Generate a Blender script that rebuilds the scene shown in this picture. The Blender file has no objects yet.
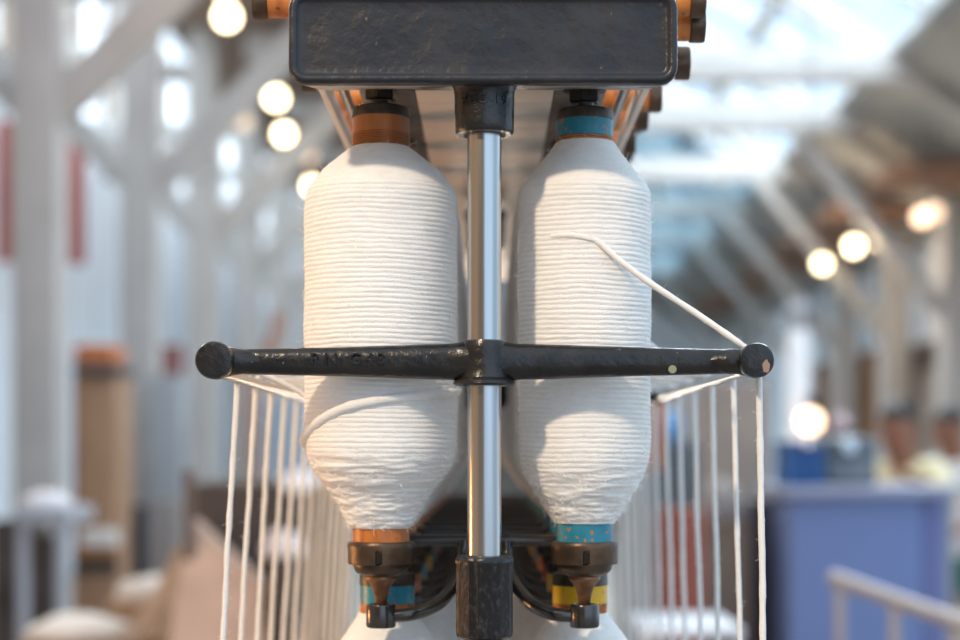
import bpy, bmesh, math, random
from mathutils import Vector, Matrix, noise
R = random.Random(7)
S = bpy.context.scene
COL = S.collection
PI = math.pi
H = 1.45            # eye height above the floor
D = 1.163           # camera to the creel post
F = 1661.0
VX, VY = 488.0, 450.0

def at(px, py, Y):
    """point seen at photo pixel px,py standing Y metres behind the post plane"""
    k = (Y + D) / F
    return Vector(((px - VX) * k, Y, H + (VY - py) * k))

# ---------------------------------------------------------------- materials
MATS = {}
def mat(name, col, rough=.5, metal=0., col2=None, scale=20., bump=0., bscale=60., spec=.5,
        stretch=None, sheen=0., detail=4., thr=(.35, .65), emis=None, estr=0., chips=None, chipt=(.66, .7), chipscale=90., coat=0.):
    if name in MATS: return MATS[name]
    m = bpy.data.materials.new(name); m.use_nodes = True
    nt = m.node_tree; N = nt.nodes; L = nt.links
    b = N['Principled BSDF']
    b.inputs['Base Color'].default_value = (*col, 1)
    b.inputs['Roughness'].default_value = rough
    b.inputs['Metallic'].default_value = metal
    b.inputs['Specular IOR Level'].default_value = spec
    b.inputs['Coat Weight'].default_value = coat
    b.inputs['Coat Roughness'].default_value = .25
    if sheen: b.inputs['Sheen Weight'].default_value = sheen
    if emis:
        b.inputs['Emission Color'].default_value = (*emis, 1); b.inputs['Emission Strength'].default_value = estr
    tc = N.new('ShaderNodeTexCoord'); mp = N.new('ShaderNodeMapping')
    L.new(tc.outputs['Object'], mp.inputs[0])
    if stretch: mp.inputs['Scale'].default_value = stretch
    last = None
    if col2:
        n = N.new('ShaderNodeTexNoise'); n.inputs['Scale'].default_value = scale; n.inputs['Detail'].default_value = detail
        L.new(mp.outputs[0], n.inputs['Vector'])
        r = N.new('ShaderNodeMapRange'); r.inputs[1].default_value = thr[0]; r.inputs[2].default_value = thr[1]
        L.new(n.outputs[0], r.inputs[0])
        mx = N.new('ShaderNodeMix'); mx.data_type = 'RGBA'
        mx.inputs[6].default_value = (*col, 1); mx.inputs[7].default_value = (*col2, 1)
        L.new(r.outputs[0], mx.inputs[0]); last = mx.outputs[2]
    if chips:
        n = N.new('ShaderNodeTexNoise'); n.inputs['Scale'].default_value = chipscale; n.inputs['Detail'].default_value = 5
        L.new(tc.outputs['Object'], n.inputs['Vector'])
        r = N.new('ShaderNodeMapRange'); r.inputs[1].default_value = chipt[0]; r.inputs[2].default_value = chipt[1]
        L.new(n.outputs[0], r.inputs[0])
        mx = N.new('ShaderNodeMix'); mx.data_type = 'RGBA'
        mx.inputs[6].default_value = (*col, 1); mx.inputs[7].default_value = (*chips, 1)
        if last: L.new(last, mx.inputs[6])
        L.new(r.outputs[0], mx.inputs[0]); last = mx.outputs[2]
    if last: L.new(last, b.inputs['Base Color'])
    if bump:
        n = N.new('ShaderNodeTexNoise'); n.inputs['Scale'].default_value = bscale; n.inputs['Detail'].default_value = 5
        L.new(mp.outputs[0], n.inputs['Vector'])
        bp = N.new('ShaderNodeBump'); bp.inputs['Strength'].default_value = 1; bp.inputs['Distance'].default_value = bump
        L.new(n.outputs[0], bp.inputs['Height']); L.new(bp.outputs[0], b.inputs['Normal'])
    MATS[name] = m
    return m

IRON = mat('black_iron', (.007, .0075, .009), .28, 0, (.018, .017, .017), 45, .0010, 130, .45, chips=(.22, .20, .17), chipt=(.72, .76), chipscale=230)
IRONF = mat('black_iron_plate', (.015, .0185, .026), .36, 0, (.028, .028, .032), 24, .0017, 60, .36, chips=(.2, .14, .09), chipt=(.71, .76), chipscale=150)
IRONB = mat('black_iron_socket', (.007, .007, .008), .36, 0, (.05, .053, .058), 260, .0006, 200, .45, stretch=(1, 1, .7), thr=(.50, .80), chips=(.4, .36, .3), chipt=(.74, .76), chipscale=60)
ARM = mat('black_arm', (.014, .014, .015), .20, 0, (.025, .022, .020), 80, .0002, 200, .8)
STEEL = mat('steel_pole', (.52, .53, .55), .24, 1, (.44, .43, .42), 90, .00006, 300, stretch=(1, 1, .03), chips=(.12, .06, .035), chipt=(.72, .78), chipscale=55)
WORN = mat('worn_metal', (.42, .38, .34), .45, .2, (.70, .66, .60), 70, .0004, 120, thr=(.4, .7), chips=(.05, .045, .04), chipt=(.55, .62), chipscale=35)
RUST = mat('brown_metal', (.05, .034, .026), .38, .5, (.12, .075, .045), 60, .0004, 160)
RUSTC = mat('rusty_cone', (.12, .055, .025), .4, .5, (.30, .15, .07), 90, .0003, 160)
DARKRING = mat('dark_ring', (.028, .024, .021), .38, .3, (.07, .055, .04), 90, .0002, 200)
WOODB = mat('brown_bobbin_wood', (.46, .17, .05), .38, 0, (.20, .065, .022), 40, .0002, 120, stretch=(1, 1, .25), thr=(.4, .7))
WOODO = mat('orange_bobbin_wood', (.62, .22, .045), .38, 0, (.35, .10, .02), 60, .0002, 120, stretch=(1, 1, .3), chips=(.09, .03, .01), chipt=(.62, .68), chipscale=120)
BLUE = mat('blue_paint', (.012, .17, .25), .38, 0, (.02, .22, .31), 60, .0002, 120, chips=(.40, .15, .04), chipt=(.62, .645), chipscale=210)
YELL = mat('yellow_paint', (.72, .42, .012), .38, 0, (.62, .33, .01), 60, .0002, 120, chips=(.35, .14, .04), chipt=(.65, .68), chipscale=200)
REDP = mat('red_paint', (.35, .03, .02), .4, 0, (.25, .02, .015), 60)
ROV = mat('white_roving', (.84, .83, .81), .9, 0, (.80, .785, .76), 120, .0004, 500, .15, sheen=.3, stretch=(1, 1, 2.5))
FUZZ = mat('yarn_fibre', (.88, .87, .85), .9, spec=.1)
BOARD = mat('beige_board', (.86, .79, .71), .6, 0, (.74, .67, .60), 8, .0004, 60)
RAIL = mat('grey_rail', (.22, .20, .185), .45, .4, (.14, .12, .11), 30)
BODY = mat('machine_body', (.055, .06, .06), .45, 0, (.08, .08, .08), 8)
TIMB = mat('painted_timber', (.45, .43, .415), .6, 0, (.40, .38, .365), 3, .002, 20)
WALL = mat('white_plaster', (.84, .87, .92), .8, 0, (.79, .82, .87), 2)
BRWN = mat('brown_planks', (.17, .115, .08), .75, 0, (.26, .20, .16), 2.2, stretch=(1, .15, 1))
GRYC = mat('weathered_roof_boards', (.36, .345, .31), .75, 0, (.28, .26, .235), 1.5, stretch=(.2, 1, 1))
FLOOR = mat('wood_floor', (.31, .26, .22), .55, 0, (.38, .33, .28), 2, stretch=(4, .3, 1))

def glassy(name, col, through=.93):
    m = bpy.data.materials.new(name); m.use_nodes = True
    nt = m.node_tree; N = nt.nodes; L = nt.links
    N.remove(N['Principled BSDF'])
    t = N.new('ShaderNodeBsdfTransparent'); t.inputs[0].default_value = (*col, 1)
    g = N.new('ShaderNodeBsdfGlossy'); g.inputs['Roughness'].default_value = .05
    x = N.new('ShaderNodeMixShader'); x.inputs[0].default_value = 1 - through
    L.new(t.outputs[0], x.inputs[1]); L.new(g.outputs[0], x.inputs[2]); L.new(x.outputs[0], N['Material Output'].inputs[0])
    return m
GLASS = glassy('window_glass', (.93, .97, 1.))
GLASSB = glassy('tinted_glass', (.50, .64, .72))  # blue-grey tint for the farther roof panes

# ---------------------------------------------------------------- helpers
def box(bm, lo, hi, bev=0.):
    g = bmesh.ops.create_cube(bm, size=1)
    lo = Vector(lo); hi = Vector(hi)
    for v in g['verts']:
        v.co = Vector(((lo[i] if v.co[i] < 0 else hi[i]) for i in range(3)))
    if bev:
        es = list({e for v in g['verts'] for e in v.link_edges})
        bmesh.ops.bevel(bm, geom=es, offset=bev, segments=2, affect='EDGES', profile=.6)
    return g['verts']

def bar(bm, a, b, w, d, up=(0, 1, 0), bev=0.):
    """square timber from a to b"""
    a = Vector(a); b = Vector(b); z = (b - a).normalized(); u = Vector(up)
    if abs(z.dot(u)) > .95: u = Vector((1, 0, 0))
    x = z.cross(u).normalized(); y = z.cross(x)
    vs = [bm.verts.new(p + x * w / 2 * sx + y * d / 2 * sy) for p in (a, b) for sx, sy in ((-1, -1), (1, -1), (1, 1), (-1, 1))]
    for f in ((0, 1, 2, 3), (7, 6, 5, 4), (0, 4, 5, 1), (1, 5, 6, 2), (2, 6, 7, 3), (3, 7, 4, 0)):
        bm.faces.new([vs[i] for i in f])

def rings(bm, rows, close=True):
    """rows of vertices (lists of Vector) skinned to each other and capped"""
    vr = [[bm.verts.new(p) for p in row] for row in rows]
    n = len(vr[0])
    for a, b in zip(vr, vr[1:]):
        for i in range(n):
            j = (i + 1) % n
            bm.faces.new((a[i], a[j], b[j], b[i]))
    if close:
        bm.faces.new(vr[0][::-1]); bm.faces.new(vr[-1])

def lathe(bm, prof, n=48, c=(0, 0, 0), ax='Z', close=True):
    """prof: list of (height, radius)"""
    c = Vector(c); rows = []
    for h, r in prof:
        row = []
        for i in range(n):
            a = 2 * PI * i / n
            u, v = math.cos(a) * r, math.sin(a) * r
            if ax == 'Z': p = Vector((u, v, h))
            elif ax == 'Y': p = Vector((v, h, u))
            else: p = Vector((h, u, v))
            row.append(c + p)
        rows.append(row)
    rings(bm, rows, close)

def cat(pts, n):
    """smooth curve through pts, n samples between two"""
    P = [Vector(p) for p in pts]; P = [P[0] * 2 - P[1]] + P + [P[-1] * 2 - P[-2]]
    out = []
    for i in range(1, len(P) - 2):
        for k in range(n):
            t = k / n; a, b, c, d = P[i - 1:i + 3]
            out.append(.5 * ((2 * b) + (c - a) * t + (2 * a - 5 * b + 4 * c - d) * t * t + (3 * b - a - 3 * c + d) * t ** 3))
    out.append(P[-2]); return out

def tube(bm, pts, r, n=10, close=True):
    rows = []; up = None
    for i, p in enumerate(pts):
        t = (pts[min(i + 1, len(pts) - 1)] - pts[max(i - 1, 0)]).normalized()
        if up is None: up = Vector((0, 0, 1)) if abs(t.z) < .8 else Vector((0, 1, 0))
        x = t.cross(up).normalized(); y = x.cross(t).normalized(); up = y
        rr = r(i) if callable(r) else r
        rows.append([p + x * math.cos(2 * PI * k / n) * rr + y * math.sin(2 * PI * k / n) * rr for k in range(n)])
    rings(bm, rows, close)

def mesh(name, bm, m, smooth=True, ang=40):
    bmesh.ops.recalc_face_normals(bm, faces=bm.faces[:])
    me = bpy.data.meshes.new(name)
    if smooth:
        lim = math.radians(ang)
        for f in bm.faces: f.smooth = True
        for e in bm.edges:
            if len(e.link_faces) == 2 and e.calc_face_angle(0) > lim: e.smooth = False
    bm.to_mesh(me); bm.free(); me.materials.append(m)
    return me

def link(name, me, parent=None, label=None, loc=None):
    o = bpy.data.objects.new(name, me); COL.objects.link(o)
    if parent: o.parent = parent
    if label: o['label'] = label
    if loc is not None: o.location = loc
    return o

def part(name, bm, m, parent=None, label=None, smooth=True, ang=40):
    return link(name, mesh(name, bm, m, smooth, ang), parent, label)

def tag(o, label, cat_, group=None, kind=None):
    o['label'] = label; o['category'] = cat_
    if group: o['group'] = group
    if kind: o['kind'] = kind
    return o

def thing(name, loc, label, cat_, group=None):
    o = bpy.data.objects.new(name, None); COL.objects.link(o); o.location = loc; o.empty_display_size = .05
    return tag(o, label, cat_, group)

def struct(name, bm, m, smooth=False):
    o = part(name, bm, m, smooth=smooth); o['kind'] = 'structure'; return o

def B(): return bmesh.new()

def text_mesh(body, size, depth):
    c = bpy.data.curves.new('lettering', 'FONT'); c.body = body; c.size = size; c.extrude = depth
    c.bevel_depth = size * .012; c.space_character = 1.35; c.align_x = 'CENTER'; c.align_y = 'CENTER'
    o = bpy.data.objects.new('lettering', c); COL.objects.link(o)
    dg = bpy.context.evaluated_depsgraph_get()
    me = bpy.data.meshes.new_from_object(o.evaluated_get(dg))
    bpy.data.objects.remove(o); bpy.data.curves.remove(c)
    return me

PITCH = .125
NROW = 11
Y_UP = .07          # first upper bobbin axis
Y_LO = .13          # first lower bobbin axis
XL, XR = -.0794, .0716

# ================================================================= CREEL (one rigid machine)
creel = thing('spinning_frame', (0, 0, 0), 'long black iron creel of a cotton spinning frame with steel post and crossbar', 'textile machine')

def rrect(x0, x1, z0, z1, r, y, n=7):
    pts = []
    for cx, cz, a0 in ((x1 - r, z1 - r, 0), (x0 + r, z1 - r, PI / 2), (x0 + r, z0 + r, PI), (x1 - r, z0 + r, 3 * PI / 2)):
        for k in range(n):
            a = a0 + PI / 2 * k / (n - 1)
            pts.append(Vector((cx + r * math.cos(a), y, cz + r * math.sin(a))))
    return pts
# end cap: rim, recessed panel, sloping underside
def end_cap(Y0, name='end_cap'):
    bm = B(); x0, x1 = -.1358, .1292; z0, z1 = H + .2492, H + .3125
    f = Y0 - .035
    def L(i, y): return rrect(x0 + i, x1 - i, z0 + i, z1 - i, max(.012 - i, .004), y)
    rows = [L(.003, f + .0100), L(.0, f + .0085), L(0, f + .0035), L(.0012, f + .0008), L(.0026, f), L(.0048, f + .0003), L(.0058, f + .0012), L(.0070, f + .0026), L(.0085, f + .0030), L(.0140, f + .0030)]
    rings(bm, rows)
    ic = part(name, bm, IRONF, creel, 'black cast end cap with raised rim')
    bm = B()
    yb = f + .122
    v = [bm.verts.new(p) for p in ((x0 + .006, f + .0085, z0 + .0008), (x1 - .004, f + .0085, z0 + .002), (x1 - .008, yb, z0 + .0215), (x0 + .010, yb, z0 + .0215),
                                   (x0 + .002, f + .0085, z1 - .004), (x1 - .002, f + .0085, z1 - .004), (x1 - .03, yb, z0 + .030), (x0 + .03, yb, z0 + .030))]
    for q in ((0, 1, 2, 3), (7, 6, 5, 4), (0, 4, 5, 1), (1, 5, 6, 2), (2, 6, 7, 3), (3, 7, 4, 0)): bm.faces.new([v[i] for i in q])
    bmesh.ops.bevel(bm, geom=bm.edges[:], offset=.0015, segments=2, affect='EDGES')
    part('cap_underside', bm, WORN, ic, 'worn grey metal sloping underside')
end_cap(0)

def frame_post(Y0, first=True):
    cx = -.0025
    bm = B(); lathe(bm, [(H - .09, .0119), (H + .235, .0119)], 48, (cx, Y0, 0))
    part('steel_post', bm, STEEL, creel, 'polished round steel post')
    bm = B()
    lathe(bm, [(H + .2215, .0125), (H + .2205, .0150), (H + .2208, .0195), (H + .2225, .0205), (H + .228, .0207), (H + .248, .0210), (H + .252, .0216), (H + .256, .0235), (H + .262, .0235)], 56, (cx, Y0, 0))
    col = part('post_collar', bm, IRON, creel)
    if first:
        me = text_mesh('REC 19', .0086, .0006)
        for v in me.vertices:
            x, y, z = v.co
            a = x / .0208
            rr = .0206 + z + .0003
            v.co = (math.sin(a) * rr + cx, Y0 - math.cos(a) * rr, H + .2415 + y)
        me.materials.append(IRON); link('lettering', me, col, 'raised cast letters REC 19')
    # socket at the foot: eight sided
    bm = B(); n = 8; rows = []
    for z, r in ((-.0738, .0150), (-.0742, .0195), (-.0760, .0208), (-.0785, .0209), (-.0800, .0203), (-.127, .0205), (-.1300, .0198), (-.1315, .0165)):
        rows.append([Vector((cx + math.cos(2 * PI * (k + .5) / n) * r * 1.05, Y0 + math.sin(2 * PI * (k + .5) / n) * r * 1.05, H + z)) for k in range(n)])
    rings(bm, rows[::-1])
    bmesh.ops.bevel(bm, geom=[e for e in bm.edges if abs((e.verts[0].co - e.verts[1].co).normalized().z) > .5], offset=.0035, segments=3, affect='EDGES')
    part('post_socket', bm, IRONB, creel, 'black eight sided socket with dusty scuffs')
    bm = B(); lathe(bm, [(H - .62, .014), (H - .131, .014)], 24, (cx, Y0, 0)); part('lower_post', bm, RUST, creel)

def crossbar(Y0, first=True):
    zc = .0618
    bm = B()
    # tapering bar along X, round-cornered section
    prof = [(-.188, .0088), (-.176, .0090), (-.10, .0106), (-.05, .0124), (-.026, .0131), (-.017, .0143), (-.008, .0152), (.003, .0152), (.012, .0143), (.021, .0131), (.045, .0124), (.10, .0106), (.165, .0088), (.178, .0086)]
    rows = []
    for i in range(len(prof) - 1):
        for k in range(5):
            t = k / 5
            x = prof[i][0] * (1 - t) + prof[i + 1][0] * t; r = prof[i][1] * (1 - t) + prof[i + 1][1] * t
            row = []
            for j in range(28):
                a = 2 * PI * j / 28; c, s = math.cos(a), math.sin(a)
                p = 2.6; q = (abs(c) ** p + abs(s) ** p) ** (-1 / p)
                w = 1 + .025 * noise.noise((x * 60, c * 2, s * 2))
                row.append(Vector((x, Y0 + c * q * r * .84 * w, H + zc + s * q * r * w * .97)))
            rows.append(row)
    rings(bm, rows)
    cb = part('crossbar', bm, IRON, creel, 'black iron crossbar tapering to both ends')
    bm = B()
    lathe(bm, [(.0448, .0140), (.0450, .0200), (.0462, .0218), (.0482, .0215), (.0505, .0180), (.056, .0166), (.068, .0162), (.0730, .0160), (.0758, .0150), (.0768, .0125)], 48, (-.0025, Y0, H))
    part('hub', bm, IRON, cb)
    for X, r in ((-.1885, .0131), (.1850, .0121)):
        bm = B()
        lathe(bm, [(-.0225, r * .80), (-.0222, r * .93), (-.0205, r), (-.012, r), (-.004, r * .93), (.008, r * .86), (.012, r * .7)], 40, (X, Y0, H + .0618), 'Y')
        sgn = 1 if X < 0 else -1
        lathe(bm, [(0 * sgn, r * .9), (.005 * sgn, r * .84), (.011 * sgn, r * .74), (.016 * sgn, .0090), (.022 * sgn, .0082), (.03 * sgn, .0058)], 24, (X, Y0 - .002, H + .0618), 'X')
        k = part('end_knob', bm, IRON, cb, 'round flat faced knob at the end of the crossbar')
        if first and X > 0:
            bm = B(); pts = []
            for j in range(14):
                a = 2 * PI * j / 14; rr = .0034 * (1 + .45 * noise.noise((math.cos(a) * 2, math.sin(a) * 2, 3)))
                pts.append(Vector((X + .006 + math.cos(a) * rr * .75, Y0 - .0223, H + .0575 + math.sin(a) * rr * 1.25)))
            rings(bm, [[p + Vector((0, .0006, 0)) for p in pts], [p - Vector((0, .0003, 0)) for p in pts]])
            part('paint_chip', bm, mat('chip_brown', (.30, .20, .16), .7), k, 'brown patch where the black paint has flaked')
    if first:
        me = text_mesh('RN G43', .0112, .0010)
        for v in me.vertices:
            x, y, z = v.co
            X = x * 1.10 - .0975
            rb_ = .0106 + .0018 * (X + .10) / .05
            v.co = (X, Y0 - rb_ * .84 - z - .0004, H + zc + .0012 + y)
        me.materials.append(IRON); link('lettering', me, cb, 'raised cast letters RN G43')
        bm = B(); lathe(bm, [(-.0102, .0028), (-.0098, .0030), (-.0085, .003)], 9, ((671 - VX) * .0007, Y0, H + .056), 'Y')
        part('paint_chip', bm, mat('chip_grey', (.25, .27, .18), .7), cb, 'small pale green paint chip')

for j in range(2):
    Y0 = j * 5.3 * PITCH
    frame_post(Y0, j == 0); crossbar(Y0, j == 0)
LEN = Y_UP + NROW * PITCH
# top: slatted board between two rails, outer rods
bm = B()
for k in range(int(LEN / .05)):
    box(bm, (-.055, .088 + k * .05, H + .2715), (.050, .088 + k * .05 + .0485, H + .278), .0008)
part('slatted_board', bm, BOARD, creel, 'beige slatted board under the top')
for x0, x1 in ((-.098, -.0555), (.0505, .090)):
    bm = B(); box(bm, (x0, .06, H + .272), (x1, LEN, H + .281), .001); part('top_rail', bm, RAIL, creel)
for x in (-.112, .106):
    bm = B(); lathe(bm, [(.0, .0042), (LEN, .0042)], 16, (x, 0, H + .279), 'Y'); part('top_rod', bm, mat('pale_rod', (.5, .47, .44), .3, .7), creel)
    bm = B(); box(bm, (x - .0025 + (.012 if x > 0 else -.012), .0, H + .268), (x + .0025 + (.012 if x > 0 else -.012), LEN, H + .283), .0008)
    part('top_rod', bm, BOARD, creel)
# hangers with hexagon nuts
def hanger(x, y, ztop, zbot, big=True):
    bm = B()
    lathe(bm, [(ztop - .0015, .0145), (ztop - .0005, .0160), (ztop + .001, .0160), (ztop + .002, .014)], 32, (x, y, H))
    g = 6; r = .0120
    rows = [[Vector((x + math.cos(2 * PI * k / g + .35) * rr, y + math.sin(2 * PI * k / g + .35) * rr, H + z)) for k in range(g)] for z, rr in ((ztop - .0095, r * .93), (ztop - .0088, r), (ztop - .0015, r))]
    rings(bm, rows)
    lathe(bm, [(zbot, .0060), (ztop - .009, .0072)], 20, (x, y, H))
    part('bobbin_hanger', bm, IRON, creel)
for i in range(NROW):
    for x in (XL, XR): hanger(x, Y_UP + i * PITCH, .2688 if x < 0 else .2668, .2515)
# brackets: straight bar for the lower bobbins, curving arms with cups for the upper ones
bm = B(); box(bm, (-.0125, .03, H - .115), (.0075, LEN, H - .080), .002); part('spine_rail', bm, IRONB, creel)
for i in range(NROW):
    y = Y_LO + i * PITCH; yu = Y_UP + i * PITCH; bm = B()
    tube(bm, [Vector((XL + .002, y, H - .0705)), Vector((-.05, y, H - .0703)), Vector((.045, y, H - .0703)), Vector((XR - .002, y, H - .0705))], .0046, 14)
    for X, s in ((XL, -1), (XR, 1)):
        P = cat([(-.0025 + s * .016, y, H - .071), (-.0025 + s * .0175, y - .004, H - .083), (-.0025 + s * .0205, y - .018, H - .098), (-.0025 + s * .034, y - .043, H - .1145),
                 (X - s * .024, yu + .002, H - .1215), (X - s * .006, yu, H - .1235)], 7)
        tube(bm, P, lambda q: .0050 - .0004 * math.sin(q * .2), 14)
        lathe(bm, [(-.1318, .0092), (-.1312, .0106), (-.1296, .0111), (-.1162, .0111), (-.1146, .0105), (-.1142, .0085), (-.1160, .0070)], 32, (X, yu, H))
        lathe(bm, [(-.0955, .0062), (-.073, .0068)], 16, (X, y, H))
    part('bracket_arm', bm, ARM, creel)
# guide rods
for x, z in ((-.190, .0550), (.1865, .0575)):
    bm = B(); lathe(bm, [(.0, .0042), (LEN + .1, .0042)], 14, (x, 0, H + z), 'Y')
    part('guide_rod', bm, mat('guide_steel', (.35, .33, .31), .3, .9), creel)
# body of the machine below the picture
bm = B(); box(bm, (-.26, .05, H - .98), (.26, LEN, H - .62), .02); part('machine_body', bm, BODY, creel)
for s in (-1, 1):
    for q, dz in enumerate((-.55, -.59)):
        bm = B(); lathe(bm, [(.02, .014), (LEN, .014)], 20, (s * (.232 + .01 * q), 0, H + dz), 'Y'); part('drafting_roller', bm, STEEL, creel)
for yy in (.15, 1.3):
    for s in (-1, 1):
        bm = B(); box(bm, (s * .2 - .04, yy - .03, 0), (s * .2 + .04, yy + .03, H - .97), .008); part('leg', bm, BODY, creel)
for yy in (.05, LEN - .03):
    for s in (-1, 1):
        bm = B(); box(bm, (s * .236 - .012, yy - .0, H - .63), (s * .236 + .012, yy + .03, H - .53), .003); part('roller_stand', bm, BODY, creel)

# ================================================================= BOBBINS
CACHE = {}
K = .000742
def yarn_mesh(key, prof, n, hi, seed, rz=(0, 1)):
    """prof: (z, r) smooth profile; wound ridges as a helix with irregular lay"""
    if key in CACHE: return CACHE[key]
    z0, z1 = prof[0][0], prof[-1][0]
    pitch = .00355
    step = pitch / (6 if hi else 2.6)
    m = int((z1 - z0) / step)
    def rad(z):
        for (a, ra), (b, rb) in zip(prof, prof[1:]):
            if z <= b:
                t = (z - a) / (b - a); return ra + (rb - ra) * t
        return prof[-1][1]
    rmax = max(r for _, r in prof); rows = []
    ztap = [z for z, r in prof if r > rmax * .97]; zl, zh = ztap[0], ztap[-1]
    for i in range(m + 1):
        z = z0 + (z1 - z0) * i / m; r = rad(z); row = []
        low = max(0, min(1, (zl - z) / .012)) if z < zl else 0
        up = max(0, min(1, (z - zh) / .008)) if z > zh else 0
        for j in range(n):
            a = 2 * PI * j / n; c, s = math.cos(a), math.sin(a)
            wob = noise.noise((c * 1.3 + seed, s * 1.3, z * 30)) * .0012 + noise.noise((c * 5 + seed, s * 5, z * 120)) * .00045
            ph = (z + wob) / pitch + a / (2 * PI)
            rid = abs(math.sin(PI * ph)) ** .7
            amp = .00070 * (1 + .5 * noise.noise((c * 2, s * 2 + seed, math.floor(ph) * 1.7)))
            amp *= (1 - .75 * up) * (1 - .55 * low)
            d = rid * amp + .0009 * noise.noise((c * 2.2, s * 2.2 + seed, z * 45))
            d += low * (.0016 * noise.noise((c * 1.6 + 9, s * 1.6, z * 190 + seed)) + .0009 * noise.noise((c * 4, s * 4, z * 420)))
            d += .00025 * noise.noise((c * 25, s * 25, z * 900))
            row.append(Vector(((r + d - .0004) * c, (r + d - .0004) * s, z)))
        rows.append(row)
    bm = B(); rings(bm, rows)
    CACHE[key] = mesh('yarn_package', bm, ROV, True, 180)
    return CACHE[key]

def fuzz_mesh(prof, count, seed):
    rr = random.Random(seed); bm = B()
    zs = [p[0] for p in prof]
    for _ in range(count):
        z = rr.uniform(zs[0], zs[-1])
        if rr.random() < .35: z = rr.uniform(zs[0], zs[0] + .06)
        for (a, ra), (b, rb) in zip(prof, prof[1:]):
            if a <= z <= b: r = ra + (rb - ra) * (z - a) / (b - a); break
        th = rr.uniform(0, 2 * PI); L = rr.uniform(.003, .008)
        d = Vector((math.cos(th), math.sin(th), 0)); t = Vector((-d.y, d.x, 0)); up = Vector((0, 0, 1))
        p = d * r + up * z; q = (d * rr.uniform(.15, .6) + t * rr.uniform(-1, 1) + up * rr.uniform(-.8, .8)).normalized()
        pts = [p]
        for _k in range(5):
            q = (q + Vector((rr.uniform(-.5, .5), rr.uniform(-.5, .5), rr.uniform(-.5, .5))) - d * .10).normalized()
            pts.append(pts[-1] + q * L / 5)
        w = rr.uniform(.00011, .00020)
        tube(bm, pts, lambda i: w * (1 - .12 * i), 3)
    return mesh('fuzz', bm, FUZZ)

def zp(py, k=K): return (VY - py) * k
PROF_L = [(zp(528), .0225), (zp(524), .0248), (zp(516), .0275), (zp(505), .0322), (zp(495), .0362), (zp(487), .0405), (zp(477), .0468), (zp(467), .0520), (zp(458), .0548), (zp(447), .0562), (zp(420), .0566), (zp(400), .0567),
          (zp(208), .0567), (zp(200), .0563), (zp(193), .0552), (zp(186), .0525), (zp(178), .0478), (zp(170), .0424), (zp(162), .0352), (zp(155), .0288), (zp(151), .0250), (zp(148), .0220)]
PROF_R = [(zp(523), .0220), (zp(519), .0245), (zp(507), .0300), (zp(497), .0350), (zp(485), .0408), (zp(472), .0452), (zp(460), .0478), (zp(450), .0486), (zp(430), .0488),
          (zp(200), .0492), (zp(193), .0486), (zp(185), .0458), (zp(174), .0392), (zp(163), .0326), (zp(154), .0272), (zp(147), .0238), (zp(143), .0220)]
KL = .000778
PROF_LO = [(zp(985, KL), .0225), (zp(940, KL), .048), (zp(915, KL), .056), (zp(720, KL), .0565), (zp(690, KL), .055), (zp(668, KL), .0500), (zp(650, KL), .0420), (zp(630, KL), .0315), (zp(616, KL), .0240), (zp(612, KL), .0225)]

def lat(key, nm, prof, m, n=40, ang=40):
    if key not in CACHE:
        bm = B(); lathe(bm, prof, n); CACHE[key] = mesh(nm, bm, m, True, ang)
    return CACHE[key]
def grooved(z0, z1, r, g):
    out = []
    for k in range(g):
        a = z0 + (z1 - z0) * k / g; b = z0 + (z1 - z0) * (k + 1) / g; d = b - a
        out += [(a, r - .0011), (a + d * .3, r), (a + d * .7, r), (b, r - .0011)]
    return out

def holder_mesh():
    """slotted metal skirt, bowl and cone"""
    if 'holder' in CACHE: return CACHE['holder']
    bm = B(); n = 60; rows = []
    z = lambda p: zp(p)
    prof = [(z(541), .0215), (z(541.5), .0240), (z(543), .0247), (z(546), .0252), (z(549), .0247), (z(562), .0247), (z(563.5), .0244), (z(563.8), .0206),
            (z(566), .0205), (z(570), .0196), (z(573), .0175), (z(575), .0140), (z(577), .0100)]
    for h, r in prof:
        row = []
        for i in range(n):
            a = 2 * PI * i / n; rr = r
            if z(562.5) - 1e-6 <= h <= z(550) and min(abs((a - 1.5 * PI)), abs(a - .5 * PI)) < .085: rr = .0195
            row.append(Vector((math.cos(a) * rr, math.sin(a) * rr, h)))
        rows.append(row)
    # a second level inside the skirt so the slot starts and ends crisply
    rings(bm, rows)
    CACHE['holder'] = mesh('spindle_holder', bm, RUST, True, 35); return CACHE['holder']
def cone_mesh():
    if 'cone' in CACHE: return CACHE['cone']
    bm = B(); z = lambda p: zp(p)
    lathe(bm, [(z(575), .0115), (z(576), .0118), (z(579), .0118), (z(583), .0092), (z(588), .0068), (z(596), .0052), (z(603), .0044), (z(606), .0030)], 32)
    CACHE['cone'] = mesh('spindle_tip', bm, RUSTC, True, 40); return CACHE['cone']

def slot_shade_mesh():
    if 'slot_shade' in CACHE: return CACHE['slot_shade']
    bm = B(); box(bm, (-.0020, -.0250, zp(562)), (.0020, -.0225, zp(551)), .0003)  # solid black block painted in for the shade inside the slot
    CACHE['slot_shade'] = mesh('slot_shade', bm, mat('slot_shade_black', (.004, .004, .004), .9)); return CACHE['slot_shade']

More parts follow.
